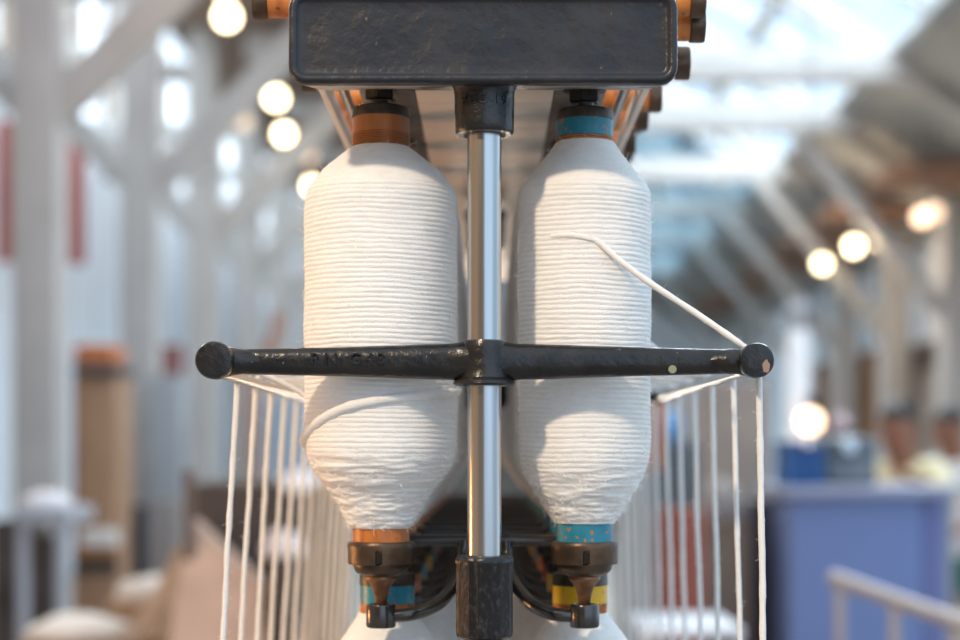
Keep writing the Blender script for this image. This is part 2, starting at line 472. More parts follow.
def upper_bobbin(i, side, label, group, front=False):
    left = side < 0
    X = XL if left else XR; y = Y_UP + i * PITCH
    root = thing('roving_bobbin', (X, y, H), label, 'bobbin', group)
    prof = PROF_L if left else PROF_R
    if not front and not left: prof = [(z, r * 1.045 if r > .04 else r) for z, r in prof]
    key = ('y', side, front)
    y_ = link('yarn_package', yarn_mesh(key, prof, 160 if front else 40, front, 3.1 * side), root)
    y_.rotation_euler.z = i * 1.3
    if front: link('fuzz', fuzz_mesh(prof, 1500, 5 + side), y_, 'loose cotton fibres standing off the yarn')['kind'] = 'stuff'
    if left:
        link('metal_cap', lat('capL', 'metal_cap', [(zp(119), .0210), (zp(118), .0217), (zp(112), .0217), (zp(109), .0212), (zp(107.5), .0185), (zp(107), .006)], DARKRING), root)
        link('wooden_barrel', lat('barL', 'wooden_barrel', grooved(zp(155), zp(135.5), .0217, 9) + [(zp(134.5), .0213), (zp(118.5), .0211)], WOODB), root, 'brown wooden barrel with turned grooves')
        link('wooden_barrel', lat('barLb', 'wooden_barrel', [(zp(542), .0210), (zp(520), .0212)], WOODO), root, 'orange wooden foot of the barrel')
    else:
        link('metal_cap', lat('capR', 'metal_cap', [(zp(122), .0210), (zp(121), .0217), (zp(114), .0217), (zp(111.5), .0212), (zp(110), .0185), (zp(109), .006)], DARKRING), root)
        link('painted_band', lat('bandR', 'painted_band', [(zp(138.5), .0213), (zp(121.5), .0213)], BLUE), root, 'chipped blue painted band')
        link('wooden_barrel', lat('barR', 'wooden_barrel', grooved(zp(150), zp(138.5), .0214, 5), WOODO), root)
        link('painted_band', lat('barRb', 'painted_band', [(zp(543), .0212), (zp(518), .0212)], BLUE), root, 'chipped blue painted foot')
    h = link('spindle_holder', holder_mesh(), root, 'dark slotted metal holder')
    link('spindle_tip', cone_mesh(), h); link('slot_shade', slot_shade_mesh(), h)
    return root

def lower_bobbin(i, side, colr, label, group):
    X = XL + .001 if side < 0 else XR; y = Y_LO + i * PITCH
    root = thing('roving_bobbin', (X, y, H), label, 'bobbin', group)
    z = lambda p: zp(p, KL)
    link('metal_cap', lat('capLo', 'metal_cap', [(z(585), .0210), (z(584.5), .0217), (z(576), .0217), (z(573), .0212), (z(571.5), .0185), (z(571), .006)], DARKRING), root)
    link('painted_band', lat(('bandLo', colr.name), 'painted_band', [(z(602.5), .0213), (z(584.8), .0213)], colr), root)
    link('wooden_barrel', lat('barLo', 'wooden_barrel', grooved(z(622), z(602.5), .0214, 9), WOODO), root)
    link('yarn_package', yarn_mesh(('lo', i == 0), PROF_LO, 96 if i == 0 else 40, i == 0, 5.), root)
    return root

side_name = {-1: 'left', 1: 'right'}
for s in (-1, 1):
    for i in range(NROW):
        if i == 0:
            lab = 'large fuller white roving bobbin with brown wooden neck hanging at the front' if s < 0 else 'white roving bobbin with blue painted neck and strand leading to crossbar end'
            upper_bobbin(i, s, lab, None, True)
        else:
            lab = ('white roving bobbin directly behind the front one with blue neck band' if (i == 1 and s > 0) else
                   'white roving bobbin directly behind the front one with brown neck' if i == 1 else
                   f'white roving bobbin deeper in the {side_name[s]} upper row of the creel')
            upper_bobbin(i, s, lab, None if i == 1 else f'upper roving bobbins in the {side_name[s]} row')
    seq = [BLUE, WOODO, BLUE, YELL] if s < 0 else [YELL, YELL, REDP, WOODO, BLUE, YELL]
    for i in range(NROW):
        c = seq[i % len(seq)]; cn = {'blue_paint': 'blue', 'yellow_paint': 'yellow', 'red_paint': 'red', 'orange_bobbin_wood': 'plain orange'}[c.name]
        if i == 0: lab = f'lower roving bobbin with {cn} band just behind the front spindle tip'; g = None
        elif i < 4: lab = f'{["second", "third", "fourth"][i-1]} lower roving bobbin from the front, {cn} band, {side_name[s]} row'; g = None
        else: lab = f'roving bobbin deep in the {side_name[s]} lower row of the creel'; g = f'lower roving bobbins in the {side_name[s]} row'
        lower_bobbin(i, s, c, lab, g)

# ================================================================= ROVING STRANDS
def strand_r(base, seed):
    return lambda i: base * (1 + .16 * noise.noise((i * .35, seed, 0)) + .08 * noise.noise((i * 1.3, seed, 4)))
def fibres(bm, pts, seed, n):
    rr = random.Random(seed)
    for _ in range(n):
        p = pts[rr.randrange(len(pts))]; q = Vector((rr.uniform(-1, 1), rr.uniform(-1, 1), rr.uniform(-1, 1))).normalized(); P = [p]
        for k in range(5):
            q = (q + Vector((rr.uniform(-.6, .6),) * 3) + Vector((0, 0, rr.uniform(-.4, .4)))).normalized(); P.append(P[-1] + q * rr.uniform(.0008, .0018))
        tube(bm, P, .00013, 3)
def densify(pts, step):
    out = []
    for a, b in zip(pts, pts[1:]):
        n = max(1, int((b - a).length / step))
        for k in range(n): out.append(a.lerp(b, k / n))
    return out + [pts[-1]]
def on_yarn(X, y, r, ang, z):   # ang 0 = facing camera, positive to the right
    return Vector((X + math.sin(ang) * r, y - math.cos(ang) * r, H + z))
rov_cols = []
# right strands
for i in range(NROW):
    yt = .0 + .122 * i; yb = Y_UP + i * PITCH; xr = .1865
    if i == 0:
        P = [on_yarn(XR, yb, .0472 + .0016 * max(0, min(1, (a + .7) / .6)), a, z) for a, z in ((-.70, .1530), (-.50, .1534), (-.25, .1532), (-.02, .1512), (.15, .1480))]
        P += [at(620, 261, .018), at(650, 283, .016), at(700, 316, .012), at(736, 341, .006), Vector((.1825, .006, H + .0705)), Vector((.1890, .003, H + .0640)), Vector((.1900, .002, H + .052))]
        c = cat(P, 8)
    else:
        z = .075 + .035 * ((i * 7) % 5) / 5
        P = [on_yarn(XR, yb, .0515, .9, z + .012), on_yarn(XR, yb, .0525, 1.3, z + .004), Vector((.150, (yb + yt) / 2, H + .070)), Vector((.180, yt, H + .0640)), Vector((.1895, yt, H + .0600)), Vector((.1900, yt, H + .050))]
        c = cat(P, 5)
    splay = (767 - 762) * .0007 if i == 0 else .005
    hang = []; x0 = c[-1].x
    for k in range(1, 60):
        t = k / 59; z = H + .050 - t * .590
        w = .0012 * noise.noise((z * 14, i * 3.3, 0)) + .0005 * noise.noise((z * 60, i, 2))
        hang.append(Vector((x0 + splay * t * 3 + w * min(1, t * 8), c[-1].y + w, z)))
    pts = densify(c + hang, .0035 if i < 3 else .01)
    bm = B(); tube(bm, pts, strand_r(.0022 if i else .0023, i), 8)
    if i < 5: fibres(bm, pts[10:], i + 40, 90)
    lab = ['thick white roving strand leaving the front bobbin and hanging from the crossbar end', 'white roving strand hanging beside the outermost one on the guide rod',
           'third white roving strand in from the crossbar end knob', 'fourth white roving strand in from the crossbar end knob', 'fifth white roving strand in from the crossbar end knob'][i] if i < 5 else 'white roving strand in the receding curtain on the blue lit side'
    o = part('roving_strand', bm, ROV, None, None, True, 180)
    tag(o, lab, 'yarn strand', None if i < 5 else 'white roving strands over the far guide rod')
# left strands
for i in range(13):
    yt = .10 + .098 * i; nb = min(NROW - 1, i); yb = Y_UP + nb * PITCH
    if i == 0:
        P = [on_yarn(XL, yb, .0569, a, z) for a, z in ((1.5, .044), (1.15, .0415), (.8, .0400), (.4, .0380), (0., .0350), (-.4, .0300), (-.8, .0215), (-1.15, .0125), (-1.4, .0065), (-1.75, .005), (-2.1, .012))]
        P += [Vector((-.140, .125, H + .040)), Vector((-.178, .105, H + .0600)), Vector((-.1880, .100, H + .0606)), Vector((-.1905, .100, H + .052))]
        c = cat(P, 8)
        rr0 = lambda i, n=len(c): 0.0036 * (1 + .2 * noise.noise((i * .3, 0, 0))) if i < n * .7 else .0021
    else:
        z = .062 + .03 * ((i * 5) % 7) / 7
        P = [on_yarn(XL, yb, .0585, -.9, z), on_yarn(XL, yb, .0595, -1.3, z), Vector((-.158, (yb + yt) / 2, H + .064)), Vector((-.182, yt, H + .0612)), Vector((-.1890, yt, H + .0585)), Vector((-.1905, yt, H + .050))]
        c = cat(P, 5)
    hang = []; x0 = c[-1].x
    for k in range(1, 60):
        t = k / 59; z = H + .050 - t * .590
        w = .0010 * noise.noise((z * 14, i * 3.3, 7)) + .0005 * noise.noise((z * 60, i, 9))
        hang.append(Vector((x0 - .034 * t + w * min(1, t * 8), c[-1].y + w, z)))
    bm = B()
    if i == 0:
        tube(bm, c, rr0, 10); fibres(bm, c[:60], 3, 120)
        pts = densify([c[-1]] + hang, .0035)
    else: pts = densify(c + hang, .0035 if i < 3 else .01)
    tube(bm, pts, strand_r(.0022, i + 30), 8)
    if i < 5: fibres(bm, pts[10:], i + 80, 90)
    lab = ['outermost cream roving strand that wraps in a thick arc round the large bobbin', 'second cream roving strand in from the crossbar knob', 'third cream roving strand in from the crossbar knob',
           'fourth cream roving strand in from the crossbar knob', 'fifth cream roving strand in from the crossbar knob'][i] if i < 5 else 'cream roving strand in the receding curtain on the warm lit side'
    o = part('roving_strand', bm, ROV, None, None, True, 180)
    tag(o, lab, 'yarn strand', None if i < 5 else 'cream roving strands over the far guide rod')

# ================================================================= SPARE BOBBINS lying across the top rods
def spare(px_end, zc, y, r, side, length, lab, grp=None):
    X = px_end; root = thing('spare_bobbin', (X, y, H + zc), lab, 'bobbin', grp); s = side
    bm = B(); lathe(bm, [(0, r * .7), (-.0005 * s, r * .96), (-.002 * s, r), (-.011 * s, r), (-.012 * s, r * .9)], 28, ax='X'); part('metal_ring', bm, RUST, root, 'dark metal end ring')
    bm = B(); lathe(bm, [(-.0115 * s, r * .88), (-.035 * s, r * .90), (-.036 * s, r * .80), (-(length - .03) * s, r * .80), (-(length - .03) * s, r * .9), (-length * s, r * .9)], 28, ax='X'); part('wooden_barrel', bm, WOODO, root)
spare(.163, .3185, .085, .0125, 1, .30, 'bare orange wooden bobbin lying nearest behind the end cap, dark ring out')
spare(.157, .3010, .130, .0130, 1, .29, 'bare wooden bobbin lying low behind the end cap corner')
spare(.160, .3300, .060, .0120, 1, .12, 'topmost dark ringed bobbin peeping over the end cap')
n_sp = 0
for k in range(13):
    y = .20 + k * .062
    spare(.150 + R.uniform(-.008, .010), .302 + (.010 if k % 3 == 0 else 0), y, R.choice((.0125, .015, .0165)), 1, .28,
          'bare wooden bobbin in the row lying across the far top rods', 'spare bobbins lying across the top rods')
spare(-.176, .3345, .080, .0125, -1, .13, 'bare orange bobbin whose ringed end sticks out beyond the cap on the warm side')
spare(-.150, .3010, .175, .0130, -1, .10, 'bare orange bobbin lying above the large bobbin on the top rods')

# ================================================================= HALL
bm = B(); box(bm, (-8, -4, -.1), (8, 36, 0)); struct('floor', bm, FLOOR)
def h(z): return z + H
BAY = 2.9; YC = [8.85 + BAY * k for k in range(8)]   # columns (image distance = +D)
# left wall with high windows
bm = B(); box(bm, (-5.2, 9.2, 0), (-5.0, 34, h(3.7)))
box(bm, (-5.2, 9.2, h(6.5)), (-5.0, 34, h(6.8)))
for k in range(3, 11): box(bm, (-5.2, 3 + 2.9 * k - .10, h(3.7)), (-5.0, 3 + 2.9 * k + .10, h(6.5)))
for k in range(6, 24): box(bm, (-5.0, 3 + 1.3 * k, 0), (-4.965, 3 + 1.3 * k + .09, h(3.7)))
struct('wall_left', bm, WALL)
bm = B(); box(bm, (-5.4, 33.8, 0), (5.0, 34, h(6.8))); struct('wall_end', bm, WALL)
bm = B(); box(bm, (4.7, 9, 0), (4.9, 34, h(2.3))); struct('wall_right', bm, WALL)
for k in range(3, 10):
    y0 = 3 + 2.9 * k + .10; y1 = y0 + 2.70; bm = B()
    for yy in (y0, (y0 + y1) / 2 - .03, y1 - .06): box(bm, (-5.13, yy, h(3.7)), (-5.07, yy + .06, h(6.5)))
    for zz in (3.7, 5.0, 6.44): box(bm, (-5.13, y0, h(zz)), (-5.07, y1, h(zz + .06)))
    w = struct(f'window_{k+1}', bm, TIMB)
    bm = B(); box(bm, (-5.105, y0, h(3.7)), (-5.095, y1, h(6.5))); part('pane', bm, GLASS, w, smooth=False)
bm = B(); box(bm, (-5.4, 16, h(6.8)), (-2.95, 34, h(6.9))); struct('ceiling', bm, WALL)
bm = B(); box(bm, (-3.05, 12, h(4.0)), (.4, 34, h(4.12)))
for k in range(15, 60): box(bm, (-3.0, 5 + k * .48, h(3.96)), (.35, 5 + k * .48 + .07, h(4.0)))
o = struct('ceiling', bm, BRWN)
bm = B(); box(bm, (-3.05, 14, h(4.12)), (-2.95, 34, h(6.8))); struct('trim_1', bm, TIMB)
# right roof slope
def rz(x): return 5.15 - .62 * x
def roofbox(bm, x0, x1, y0, y1, th=.08):
    v = [bm.verts.new((x, y, h(rz(x) + dz))) for dz in (0, th) for x, y in ((x0, y0), (x1, y0), (x1, y1), (x0, y1))]
    for q in ((0, 1, 2, 3), (7, 6, 5, 4), (0, 4, 5, 1), (1, 5, 6, 2), (2, 6, 7, 3), (3, 7, 4, 0)): bm.faces.new([v[i] for i in q])
bm = B(); roofbox(bm, 3.28, 4.9, 8.4, 34); roofbox(bm, .3, .55, 8.4, 34)
roofbox(bm, .5, 3.3, 28, 34)
struct('ceiling', bm, GRYC)
bm = B(); box(bm, (.25, 8.4, h(3.6)), (.4, 34, h(5.0))); struct('trim_2', bm, TIMB)
for k in range(1, 9):
    y0 = 6 + 2.45 * k; y1 = y0 + 2.45; bm = B()
    for q in range(2): roofbox(bm, .5, 3.3, y0 + q * 1.22, y0 + q * 1.22 + .05, .1)
    for xq in (.5, 1.4, 2.35, 3.2): roofbox(bm, xq, xq + .07, y0, y1, .09)
    w = struct(f'window_{k+11}', bm, TIMB)
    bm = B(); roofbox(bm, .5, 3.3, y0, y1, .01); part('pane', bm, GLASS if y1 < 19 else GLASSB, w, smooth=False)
bm = B()
for k in range(8): bar(bm, (.45, 9.7 + k * 2.45, h(rz(.45) - .09)), (4.65, 9.7 + k * 2.45, h(rz(4.65) - .09)), .07, .12)
struct('trim_3', bm, TIMB)
# eave rafters in brown under the right roof edge
bm = B()
for k in range(7): box(bm, (3.5, 13.2 + k * 2.4, h(2.42)), (4.6, 14.4 + k * 2.4, h(2.50)))
struct('trim_4', bm, mat('rust_panel', (.24, .12, .07), .7))
# doors on the right wall
BRD = mat('brown_door', (.20, .085, .03), .6, 0, (.28, .12, .04), 2)
BRD2 = mat('grey_brown_door', (.21, .165, .135), .7, 0, (.28, .23, .20), 2)
bm = B(); box(bm, (4.62, 18.2, 0), (4.7, 19.8, h(1.2))); struct('door_1', bm, BRD)
bm = B(); box(bm, (4.62, 14.6, 0), (4.7, 17.4, h(1.15))); struct('door_2', bm, BRD2)
bm = B(); box(bm, (4.58, 14.8, h(.85)), (4.62, 17.2, h(1.1))); struct('trim_5', bm, mat('dark_lintel', (.06, .035, .025), .7))
bm = B(); box(bm, (4.62, 20.6, 0), (4.7, 23.2, h(1.2))); struct('door_3', bm, BRD)
bm = B(); box(bm, (2.2, 33.7, 0), (4.9, 33.8, h(1.6))); struct('door_4', bm, BRD2)
bm = B(); box(bm, (-2.2, 33.7, 0), (1.8, 33.8, h(1.9))); struct('door_5', bm, BRD2)

ordn = ['nearest', 'second', 'third', 'fourth', 'fifth', 'sixth', 'seventh', 'eighth']
DKB = mat('dark_blue_base', (.025, .035, .055), .6)
for k, y in enumerate(YC):
    t = thing('timber_column', (-2.7, y, 0), f'{ordn[k]} tall white painted timber column with diagonal braces, window side of hall', 'column')
    bm = B(); box(bm, (-.135, -.135, 0), (.135, .135, h(4.0)), .015); part('post', bm, TIMB, t)
    bm = B(); bar(bm, (.05, 0, h(2.0)), (1.95, 0, h(3.9)), .20, .18); part('brace', bm, TIMB, t)
    bm = B(); bar(bm, (-.05, 0, h(2.0)), (-1.7, 0, h(3.65)), .13, .12); part('brace', bm, TIMB, t)
    if k == 1:
        bm = B(); box(bm, (-.15, -.15, 0), (.15, .15, h(-.42)), .01); part('base_wrap', bm, DKB, t, 'dark blue wrap round the foot of the column')
    bm = B(); box(bm, (-2.3, y - .1, h(3.72)), (.25 + 0, y + .1, h(3.96)), .01)
    o = part('tie_beam', bm, TIMB); tag(o, f'{ordn[k]} white ceiling tie beam over the lamps, window side of hall', 'beam')
    bm = B(); box(bm, (-5.0, y - .08, h(3.5)), (-2.84, y + .08, h(3.68)), .01)
    o = part('aisle_beam', bm, TIMB); tag(o, f'{ordn[k]} short white beam from column to the window wall', 'beam')
YR = [13.25 - D, 15.3 - D, 18.2 - D, 21. - D, 24 - D, 28 - D]
for k, y in enumerate(YR):
    bm = B(); box(bm, (.4, y - .1, h(2.93)), (4.3, y + .1, h(3.19)), .01)
    o = part('tie_beam', bm, TIMB); tag(o, f'{ordn[k]} horizontal white tie beam below the skylights', 'beam')
for k, y in enumerate([15.6 - D, 18.0 - D, 20.5 - D, 23.4 - D, 28.4 - D]):
    t = thing('timber_column', (4.4, y, 0), f'{ordn[k]} white timber column standing along the brown doors', 'column')
    bm = B(); box(bm, (-.15, -.15, 0), (.15, .15, h(2.3)), .015); part('post', bm, TIMB, t)
    bm = B(); bar(bm, (-.05, 0, h(1.2)), (-1.5, 0, h(2.95)), .13, .12); part('brace', bm, TIMB, t)
# lamps
BS = .55
def lamp(px, py, Y, r, col, st, lab):
    c = at(px, py, Y); t = thing('pendant_lamp', c, lab, 'lamp')
    m = bpy.data.materials.get('bulb_' + str(st)) or mat('bulb_' + str(st), (1, .9, .7), .3, emis=col, estr=st * BS)
    bm = B(); bmesh.ops.create_uvsphere(bm, u_segments=28, v_segments=18, radius=r); part('bulb', bm, m, t)
    bm = B(); lathe(bm, [(r * .8, .025), (r * .9, .03), (r + .07, .03), (r + .09, .01)], 16); part('socket', bm, DKB, t)
    top = (h(3.96) if c.x < .3 else h(rz(c.x) - .02)) - c.z
    bm = B(); lathe(bm, [(r + .08, .006), (top, .006)], 8); part('cord', bm, DKB, t)
WARM = (1, .80, .48)
BS = .55   # larger globes glow less per area
LAMPS = [(227, 17, 10.3, .074, 20, 'glowing bulb nearest the top of the picture on the window side'),
         (276, 98, 12.9, .077, 20, 'glowing bulb beside the end cap, upper of the close pair'),
         (284, 134, 14.0, .074, 20, 'glowing bulb just under the close pair’s upper bulb'),
         (308, 156, 15.7, .074, 3, 'dimmer bulb beside the brown bobbin neck'),
         (312, 186, 17.0, .074, 20, 'glowing bulb partly hidden by the large bobbin’s shoulder'),
         (243, 122, 13.5, .074, 1, 'faint orange bulb against the dark ceiling'),
         (822, 264, 16.7, .074, 16, 'glowing bulb nearest the hall’s far end on the skylight side'),
         (854, 246, 15.2, .074, 16, 'glowing bulb in the middle of the skylight side row'),
         (877, 239, 14.6, .074, 2, 'faint bulb next to the middle bulb of the skylight side'),
         (922, 217, 13.1, .070, 7, 'paler bulb closest to the picture’s far edge'),
         (934, 212, 13.0, .074, 3, 'faintest bulb overlapping the paler edge bulb'),
         (810, 421, 9.5, .074, 9, 'orange lamp hanging low above the blue crates')]
for px, py, Y, r, st, lab in LAMPS:
    lamp(px, py, Y, r, (1, .62, .38) if st in (1, 3, 9, 7) else WARM, st, lab)
l2 = thing('pendant_lamp', at(226, -4, 12.), 'glowing bulb cut by the picture’s top edge', 'lamp')
bm = B(); bmesh.ops.create_uvsphere(bm, u_segments=16, v_segments=10, radius=.05); part('bulb', bm, MATS['bulb_20'], l2)

# ================================================================= BACKGROUND THINGS
def pbox(bm, px0, py0, px1, py1, Y, depth, bev=.01, floor_=False):
    a = at(px0, py1, Y); b = at(px1, py0, Y)
    z0 = 0 if floor_ else a.z
    box(bm, (a.x, Y, z0), (b.x, Y + depth, b.z), bev)
def simple(name, bm, m, lab, c, grp=None):
    return tag(part(name, bm, m), lab, c, grp)
C = lambda n, c, r=.6, **k: mat(n, c, r, **k)
TAN = C('tan_wood', (.30, .17, .10), col2=(.36, .21, .12), scale=3)
ORG = C('orange_wood', (.50, .16, .05)); CRM = C('cream_cloth', (.86, .76, .66), .8, bump=.01, bscale=9); GRY = C('grey_metal', (.42, .43, .47), .45, metal=.2)
DRK = C('dark_brown', (.035, .024, .02), .6, col2=(.07, .05, .04), scale=5); WHT = C('white_cloth', (.85, .85, .87), .8)
# tall cabinet behind the nearest columns
t = thing('tall_cabinet', at(96, 600, 9.6) * 1, 'tall tan wooden cabinet with orange box on it between two columns', 'cabinet')
base = Vector(t.location); base.z = 0; t.location = base
def loc(bm): bmesh.ops.translate(bm, verts=bm.verts[:], vec=-base)
bm = B(); pbox(bm, 73, 372, 116, 620, 9.6, .5, floor_=True); loc(bm); part('cabinet_body', bm, TAN, t)
bm = B(); pbox(bm, 78, 384, 111, 535, 9.57, .03); loc(bm); part('door', bm, TAN, t)
bm = B(); pbox(bm, 73, 548, 117, 558, 9.56, .04); loc(bm); part('shelf', bm, C('orange_shelf', (.42, .19, .06)), t)
bm = B(); pbox(bm, 73, 559, 117, 574, 9.57, .04); loc(bm); part('toe_gap_shade', bm, DRK, t)  # solid dark slab painted in for the shade of a gap
bm = B(); pbox(bm, 72, 364, 117, 373, 9.5, .55); loc(bm); part('cabinet_top', bm, C('slate_top', (.08, .08, .085)), t)
bm = B(); pbox(bm, 73, 344, 114, 364, 9.55, .4, .03); simple('orange_box', bm, ORG, 'orange brown box lying on the tall tan cabinet', 'box')
bm = B(); pbox(bm, 79, 530, 116, 548, 9.40, .15, .03); simple('paper_stack', bm, C('pale_paper', (.62, .58, .55)), 'pale grey stack of papers on the cabinet’s shelf', 'papers')
# red plank behind column
for i_, (a, b_, y0, y1, lab) in enumerate(((-4, 11, 120, 262, 'faded red upright board at the picture’s window side edge'), (68, 84, 140, 264, 'faded red upright board seen beside the nearest column'))):
    bm = B(); pbox(bm, a, y0, b_, y1, 14.5, .08); rb = simple('red_board', bm, C('faded_red', (.38, .11, .09), .7), lab, 'board')
    bm = B(); c = at((a + b_) / 2, y0, 14.54); lathe(bm, [(c.z, .01), (h(3.5), .01)], 8, (c.x, c.y, 0)); part('hanging_cord', bm, DKB, rb)
# small stand with cloth pile
t = thing('work_stand', (at(42, 600, 6.4).x, 6.4, 0), 'pale grey four legged work stand below the nearest column', 'stand')
base = Vector(t.location); 
for dx in (22, 60):
    for dy in (0, .35):
        bm = B(); pbox(bm, dx - 5, 520, dx + 5, 700, 6.4 + dy, .05, .004, True); loc(bm); part('leg', bm, GRY, t)
bm = B(); pbox(bm, 15, 508, 68, 524, 6.35, .5); loc(bm); part('table_top', bm, GRY, t)
bm = B(); pbox(bm, 27, 535, 55, 640, 6.75, .04, .004, True); loc(bm); part('back_panel', bm, DRK, t)
bm = B(); g = bmesh.ops.create_uvsphere(bm, u_segments=24, v_segments=14, radius=1)
c = at(46, 503, 6.6)
for v in bm.verts: v.co = c + Vector((v.co.x * .12, v.co.y * .12, max(v.co.z, -.3) * .055 * (1 + .3 * noise.noise(v.co * 2))))
simple('cotton_heap', bm, C('pinkish_white', (.75, .71, .72), .9), 'small pale heap of cotton on the grey work stand', 'cotton')
# machine boxes, dark units
bm = B(); pbox(bm, -10, 520, 18, 660, 7.2, .6, .02, True); simple('machine_cabinet', bm, DRK, 'dark cabinet at the floor by the picture’s window side edge', 'cabinet')
bm = B(); pbox(bm, 146, 500, 176, 640, 10.5, .5, .02, True); simple('storage_cabinet', bm, C('warm_grey', (.24, .22, .21)), 'warm grey cabinet just beyond the blue wrapped column foot', 'cabinet')
bm = B(); pbox(bm, 150, 375, 180, 500, 11.05, .3, .02, True); simple('locker', bm, C('slate_grey', (.30, .32, .34)), 'slate grey locker standing behind the third column', 'locker')
bm = B(); pbox(bm, 160, 344, 182, 392, 12.6, .12, .03); simple('hanging_apron', bm, C('red_brown_cloth', (.24, .10, .085), .8), 'red brown cloth hanging near the third column', 'cloth')
bm = B(); bar(bm, at(258, 372, 9.), at(284, 312, 9.), .07, .05); simple('leaning_board', bm, C('brown_stick', (.38, .22, .16)), 'brown board leaning diagonally above the crossbar end knob', 'board')
bm = B(); pbox(bm, 240, 372, 262, 640, 11., .3, .02, True); simple('brown_cupboard', bm, C('dull_pink_brown', (.34, .24, .21)), 'dull brown cupboard seen between the cream strands', 'cupboard')
bm = B(); pbox(bm, 262, 400, 310, 640, 9.6, .3, .02, True); simple('blue_grey_cupboard', bm, C('blue_grey', (.30, .38, .46)), 'blue grey cupboard seen through the cream strands', 'cupboard')
# dark neighbouring machine and its pale sloping apron
t = thing('carding_machine', (at(245, 600, 3.9).x, 3.9, 0), 'dark low machine with pale sloping front behind the cream strands', 'textile machine'); base = Vector(t.location)
bm = B(); pbox(bm, 192, 482, 330, 700, 3.9, .8, .03, True); loc(bm); part('machine_body', bm, DRK, t)
bm = B()
a = [at(192, 520, 3.7), at(300, 620, 3.5), at(300, 760, 3.3), at(150, 760, 3.3), at(182, 560, 3.6)]
v1 = [bm.verts.new(p) for p in a]; v2 = [bm.verts.new(p + Vector((0, .12, 0))) for p in a]; bm.faces.new(v1); bm.faces.new(v2[::-1])
for i in range(5): bm.faces.new((v1[i], v2[i], v2[(i + 1) % 5], v1[(i + 1) % 5]))
loc(bm); part('sloping_apron', bm, C('pinkish_tan', (.38, .25, .18), .6, col2=(.52, .35, .26), scale=5), t)
bm = B(); pbox(bm, 183, 470, 193, 700, 3.6, .04, .004, True); loc(bm); part('upright', bm, C('rust_upright', (.10, .065, .05)), t)
bm = B(); pbox(bm, 274, 560, 281, 615, 3.45, .04); loc(bm); part('switch_panel', bm, C('bottle_green', (.01, .11, .06)), t, 'bottle green panel')
def blob(px, py, Y, rx, rzz, m, lab, seed, cat_='cotton', name='cotton_heap'):
    bm = B(); bmesh.ops.create_uvsphere(bm, u_segments=28, v_segments=16, radius=1); c = at(px, py, Y)
    for v in bm.verts:
        n_ = 1 + .25 * noise.noise(v.co * 1.6 + Vector((seed, 0, 0)))
        v.co = c + Vector((v.co.x * rx * n_, v.co.y * rx * .8, max(v.co.z, -.5) * rzz * n_))
    return simple(name, bm, m, lab, cat_)
blob(300, 486, 3.95, .075, .045, WHT, 'white cotton pile on the dark machine behind the strands', 1)
blob(283, 548, 3.5, .055, .055, C('greyed_white', (.66, .60, .60), .8), 'greyish white cotton tuft lower on the dark machine', 2)
blob(148, 592, 4.6, .125, .055, CRM, 'cream cotton heap on the farther wicker basket', 3)
blob(78, 632, 4.2, .16, .055, CRM, 'cream cotton heap in the nearer low basket at the picture’s bottom', 4)
c = at(283, 560, 3.5); bm = B(); lathe(bm, [(0, .05), (c.z - .02, .052), (c.z, .055), (c.z + .004, .048)], 24, (c.x, c.y, 0)); simple('sliver_can', bm, DRK, 'tall dark can under the greyish cotton tuft behind the strands', 'can')
def basket(px, py, Y, r, hgt, lab):
    c = at(px, py, Y); t = thing('wicker_basket', (c.x, c.y, 0), lab, 'basket')
    bm = B(); rows = []
    zt = c.z
    for i in range(26):
        q = i / 25; zz = zt * q
        rows.append([Vector((math.cos(2 * PI * j / 48) * r * (.8 + .2 * q) * (1 + .015 * math.sin(j * PI + i)), math.sin(2 * PI * j / 48) * r * (.8 + .2 * q), zz)) for j in range(48)])
    rings(bm, rows); part('basket_wall', bm, C('wicker', (.55, .36, .22), .7, col2=(.38, .22, .12), scale=30), t)
    bm = B(); bmesh.ops.create_uvsphere(bm, u_segments=8, v_segments=6, radius=.001)
    bm.clear(); P = [Vector((math.cos(2 * PI * j / 40) * r, math.sin(2 * PI * j / 40) * r, zt)) for j in range(41)]
    tube(bm, P, .015, 8, False); part('rim', bm, C('wicker', (.5, .3, .18)), t)
basket(152, 604, 4.6, .14, .3, 'farther round wicker basket heaped with cotton beside the striped apron')
basket(78, 646, 4.2, .18, .3, 'nearer round wicker basket heaped with cotton at the bottom edge')
# pale warps going down to the basket
bm = B(); 
for k in range(9):
    tube(bm, [at(120 + 9 * k, 640, 3.9), at(152 + 5 * k, 600 - 2 * k, 4.1), at(180 + 3 * k, 545 + 3 * k, 4.2)], .007, 6)
simple('cotton_slivers', bm, C('tan_sliver', (.62, .42, .28), .8), 'fan of tan cotton slivers running up from the basket', 'cotton')['kind'] = 'stuff'

# ---- right side
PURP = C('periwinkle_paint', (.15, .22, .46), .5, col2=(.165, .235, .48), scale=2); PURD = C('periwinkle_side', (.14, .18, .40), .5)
t = thing('painted_cabinet', (at(865, 600, 5.6).x, 5.6, 0), 'large periwinkle blue painted cabinet with flat top in front of two people', 'cabinet'); base = Vector(t.location)
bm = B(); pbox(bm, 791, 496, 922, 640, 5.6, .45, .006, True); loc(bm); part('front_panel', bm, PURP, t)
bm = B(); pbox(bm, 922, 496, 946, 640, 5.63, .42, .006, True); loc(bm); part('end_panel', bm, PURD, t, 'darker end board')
bm = B(); pbox(bm, 784, 487, 950, 497, 5.55, .62, .006); loc(bm); part('top_board', bm, C('pale_lilac', (.34, .38, .52)), t)
